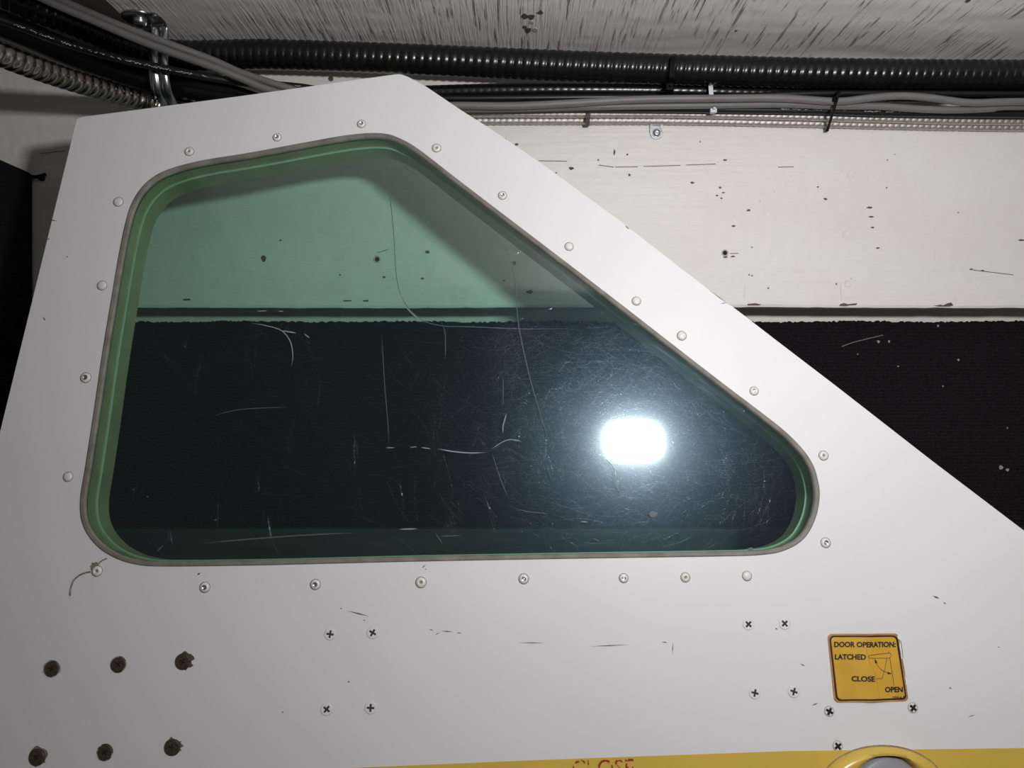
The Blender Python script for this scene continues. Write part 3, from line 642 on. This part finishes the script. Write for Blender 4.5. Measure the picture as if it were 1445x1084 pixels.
ribbed('flexible_metal_conduit', [(560, 170.5, .9265), (700, 170.5, .9265), (930, 170.5, .9265), (1100, 173.5, .9265), (1250, 177, .9265), (1350, 179, .9265), (1445, 180, .9265), (1750, 181, .9265)], 0.0048, 'flex', 'lower one of two thin flexible steel conduits resting on the steel clip', 'conduit', 0.0074, 0.13, 18, 8)
ribbed('flexible_metal_conduit', [(-180, 0, .62), (0, 77, .72), (100, 113, .80), (195, 141, .88), (250, 158, .908), (300, 176, .918)], 0.0118, 'bigflex', 'thick flexible steel conduit above the black cabinet casting a shadow on the board', 'conduit', 0.0105, 0.15, 24, 9)
v, f = tube(path([(198, 142, .8795), (204, 143.5, .884), (212, 145.5, .888)], 0.002), 0.0128, 20); tag(mesh('electrical_tape', v, f, 'blackcable', None, smooth=True), 'black tape wrapped round the thicker steel conduit above the door corner', 'tape')

# white print on the cables
def cable_print(body, px0, px1, h, Y, mat, flip=False):
    V, Fs = text2d(body, 0.0); a, b = at(*px0, Y), at(*px1, Y); up = Vector((0, 0, 1)); o = []
    for x, y in V:
        if flip: x, y = 1 - x, 1 - y
        o.append(a.lerp(b, x) + up * (y - 0.5) * h)
    return o, Fs
PC = bpy.data.objects['printed_cable']; RC = bpy.data.objects['ribbed_conduit.001']
v, f = cable_print('100V MIN 333 4C44 OSR', (1328, 135), (1443, 131.5), 0.0042, 0.9058, 'printdim', True); mesh('print', v, f, 'printdim', RC)
def path_print(px, off, h, mat, parent):
    """worn, unreadable print: a row of tiny strokes along the jacket"""
    Q = resample(catmull([at(*p) for p in px], 10), 0.0004); v, f = [], []; i = 0
    while i < len(Q) - 8:
        if random.random() < 0.16: i += random.randint(6, 18); continue
        n = random.randint(2, 5); a, b = Q[i], Q[min(i + n, len(Q) - 1)]; dz = random.uniform(-0.35, 0.35) * h; t = random.uniform(0.10, 0.22) * h
        k = len(v)
        for p, s_ in ((a, -1), (b, -1), (b, 1), (a, 1)): v.append((p.x, p.y - off, p.z + dz + s_ * t))
        f.append((k, k + 1, k + 2, k + 3)); i += n + random.randint(0, 2)
    mesh('print', v, f, mat, parent)
path_print([(5, 30, .815), (100, 65, .835), (200, 92, .85), (300, 112, .87)], 0.0048, 0.0024, 'print', PC)
path_print([(1100, 156, .9045), (1150, 156.5, .9045), (1250, 159.5, .9045), (1320, 160.5, .9045)], 0.0047, 0.0018, 'print', PC)
path_print([(388, 119.5, .888), (430, 124, .895)], 0.0048, 0.002, 'print', PC)

# cable ties: a flat band round the bundle with a square head
def band_loop(y0, y1, z0, z1, r, n=6):
    pts = []
    for cy, cz, a0 in ((y1 - r, z1 - r, 0), (y0 + r, z1 - r, 90), (y0 + r, z0 + r, 180), (y1 - r, z0 + r, 270)):
        for k in range(n + 1): t = math.radians(a0 + 90 * k / n); pts.append((cy + r * math.cos(t), cz + r * math.sin(t)))
        if a0 == 90: pts += [(y0, z1 - r + (z0 - z1 + 2 * r) * k / 12) for k in range(1, 12)]
    return pts
def zip_tie(u, v0, v1, y0, y1, w, mat, label, head_v, lean=0.0, head=True, hy=None, r=0.006, th=0.0011, yb=None):
    """band round a bundle that reaches from y0 to y1; it tightens towards the wall"""
    Ym = (y0 + y1) / 2; x = at(u, 0, y0).x; zm = at(u, (v0 + v1) / 2, Ym).z; o = empty('cable_tie', (x, Ym, zm))
    za, zb = at(u, v1, Ym).z, at(u, v0, Ym).z; zc = (za + zb) / 2; rr = min(r, (y1 - y0) / 2 - 1e-4, (zb - za) / 2 - 1e-4)
    L0 = band_loop(y0, y1, za, zb, rr); L1 = band_loop(y0 - th, y1 + th, za - th, zb + th, rr + th); n = len(L0); v, f = [], []
    for lp, sx in ((L0, -w / 2), (L0, w / 2), (L1, w / 2), (L1, -w / 2)):
        for (y, z) in lp:
            if yb and y < Ym: y += (yb - y0) * max(0, min(1, ((zb - z) / (zb - za) - 0.5) / 0.45))
            v.append((sx + (x + lean * (z - zc)) * y / y0 - x, y - Ym, z * y / Ym - zm))
    for k in range(4):
        for i in range(n): j = (i + 1) % n; q = (k + 1) % 4; f.append((k * n + i, k * n + j, q * n + j, q * n + i))
    mesh('band', v, f, mat, o)
    if head:
        hy0 = hy if hy is not None else y0; hz = at(u, head_v, hy0).z; hx = lean * (hz - zc); hw = w * 0.75; yy = hy0 - Ym; hz -= zm
        v, f = box(hx - hw, hx + hw, yy - 0.0048, yy - 0.0005, hz - hw * 0.95, hz + hw * 0.95); hd = mesh('head', v, f, mat, o)
        bm_ = hd.modifiers.new('b', 'BEVEL'); bm_.width = 0.0006; bm_.segments = 2
        v, f = box(hx - hw * 0.3, hx + hw * 0.3, yy - 0.0085, yy - 0.004, hz - 0.001, hz + 0.001); mesh('tail', v, f, mat, o)
    return tag(o, label, 'cable tie')
zip_tie(948, 80.5, 138, 0.8765, 0.9275, 0.0056, 'tieblack', 'black cable tie round both black ribbed conduits above the steel clip', 124, 0.05, yb=0.905, hy=0.887)
zip_tie(1004, 117, 160, 0.8995, 0.9275, 0.0052, 'tiewhite', 'white cable tie behind the grey cables beside the black one', 156, -0.06, hy=0.8985)
zip_tie(830, 154.5, 177, 0.9105, 0.9316, 0.0050, 'tiegrey', 'narrow dark band round only the two thin steel conduits beside the clip', 160, 0.12, head=False, r=0.003, yb=0.920)
zip_tie(1176, 129, 184, 0.8805, 0.9316, 0.0034, 'tieblack', 'slanted black cable tie holding the grey cables and the thin steel conduits together', 141, 0.30, r=0.003, yb=0.9195)

# steel clip with its screw, holding the thin steel conduits
def clip():
    c = at(926, 184, WALL); o = empty('conduit_clip', (c.x, WALL, c.z)); w = 0.0082
    tab = [(-w, 0.012), (-w, -0.002)] + [(w * math.cos(t), -0.003 + 0.0085 * math.sin(t)) for t in (math.pi + math.pi * k / 10 for k in range(11))] + [(w, -0.002), (w, 0.012)]
    v, f = prism(tab, -0.0022, -0.0004); p = mesh('tab', v, f, 'steel', o); b = p.modifiers.new('b', 'BEVEL'); b.width = 0.0005; b.segments = 2
    prof = [(-0.0022, 0.006), (-0.0040, 0.009), (-0.0130, 0.0105), (-0.0142, 0.0118), (-0.0130, 0.013), (-0.0022, 0.014)]
    n = len(prof); v = [(sx, y, z) for sx in (-w * 0.7, w * 0.7) for y, z in prof]; f = [tuple(range(n)), tuple(range(n, 2 * n))] + [(i, (i + 1) % n, n + (i + 1) % n, n + i) for i in range(n)]
    mesh('saddle', v, f, 'steel', o)
    for s in (-1, 1):
        v, f = prism([(s * w, 0.010), (s * w * 0.45, 0.004), (s * w * 0.8, -0.003), (s * w * 1.02, -0.002)], -0.0036, -0.002); mesh('stiffening_rib', v, f, 'steel', o)
    v, f = lathe([(0.0044, -0.0022), (0.0044, -0.0030), (0.0036, -0.0042), (0.0022, -0.0050), (0.0012, -0.0046)], 16, 0, -0.004); mesh('screw', v, f, 'steel', o, smooth=True)
    v, f = lathe([(0.0057, -0.0021), (0.0057, -0.0026), (0.0046, -0.0026)], 18, 0, -0.004); mesh('washer', v, f, 'strap', o)
    return tag(o, 'shiny steel clip screwed to the board under the steel conduits', 'clip')
clip()

# ridged steel strap from ceiling to wall at the upper left
def strap():
    X = -0.405; o = empty('pipe_strap', (X, 0.90, 0.33)); zc = ceil_z(X)
    P = [(0.838, zc - 0.0012), (0.856, zc - 0.0012), (0.864, zc - 0.003), (0.8675, zc - 0.010), (0.868, 0.385), (0.868, 0.366), (0.870, 0.352), (0.877, 0.339), (0.889, 0.331), (0.902, 0.326), (0.915, 0.3205), (0.9296, 0.318), (0.9302, 0.306)]
    Q = catmull([Vector((0, a, b)) for a, b in P], 6); w = 0.0115; ns = 20; v, f = [], []
    for side in (0, 1):
        for i, p in enumerate(Q):
            T = (Q[min(i + 1, len(Q) - 1)] - Q[max(i - 1, 0)]).normalized(); nrm = Vector((0, -T.z, T.y))      # outward
            if nrm.y > 0: nrm = -nrm
            k0 = min(1, max(0, (i - 12) / 8)) * min(1, max(0, (len(Q) - 8 - i) / 8))
            for k in range(ns + 1):
                s = k / ns; hgt = 0.0030 * k0 * abs(math.sin(2 * math.pi * s)) ** 0.8
                q = p + nrm * (hgt - side * 0.0012); v.append((X * 0 + (s - 0.5) * 2 * w, q.y - 0.90, q.z - 0.33))
    n = len(Q); st = n * (ns + 1)
    for side in (0, 1):
        for i in range(n - 1):
            for k in range(ns): a = side * st + i * (ns + 1) + k; f.append((a, a + 1, a + ns + 2, a + ns + 1))
    for i in range(n - 1):
        for k in (0, ns): a = i * (ns + 1) + k; f.append((a, a + ns + 1, a + ns + 1 + st, a + st))
    for i in (0, n - 1):
        for k in range(ns): a = i * (ns + 1) + k; f.append((a, a + 1, a + 1 + st, a + st))
    mesh('band', v, f, 'strap', o, smooth=True)
    # round foot and bolt on the ceiling
    fx, fy = -0.418 - X, 0.852 - 0.90; fz = zc - 0.33
    def lz(prof, n=20):
        v, f = [], []
        for r, z in prof:
            for k in range(n): t = 2 * math.pi * k / n; v.append((fx + r * math.cos(t), fy + r * math.sin(t), fz + z))
        for i in range(len(prof) - 1):
            for k in range(n): k2 = (k + 1) % n; f.append((i * n + k, i * n + k2, (i + 1) * n + k2, (i + 1) * n + k))
        f.append(tuple((len(prof) - 1) * n + k for k in range(n))); return v, f
    v, f = lz([(0.019, 0.0), (0.019, -0.0018), (0.0175, -0.0026), (0.008, -0.0028)]); mesh('foot', v, f, 'strap', o, smooth=True)
    v, f = lz([(0.0075, -0.0026), (0.0075, -0.006), (0.006, -0.0085), (0.002, -0.0092)], 12); mesh('bolt', v, f, 'steel', o, smooth=True)
    return tag(o, 'ridged steel strap bolted to the ceiling around the black hoses', 'strap')
strap()
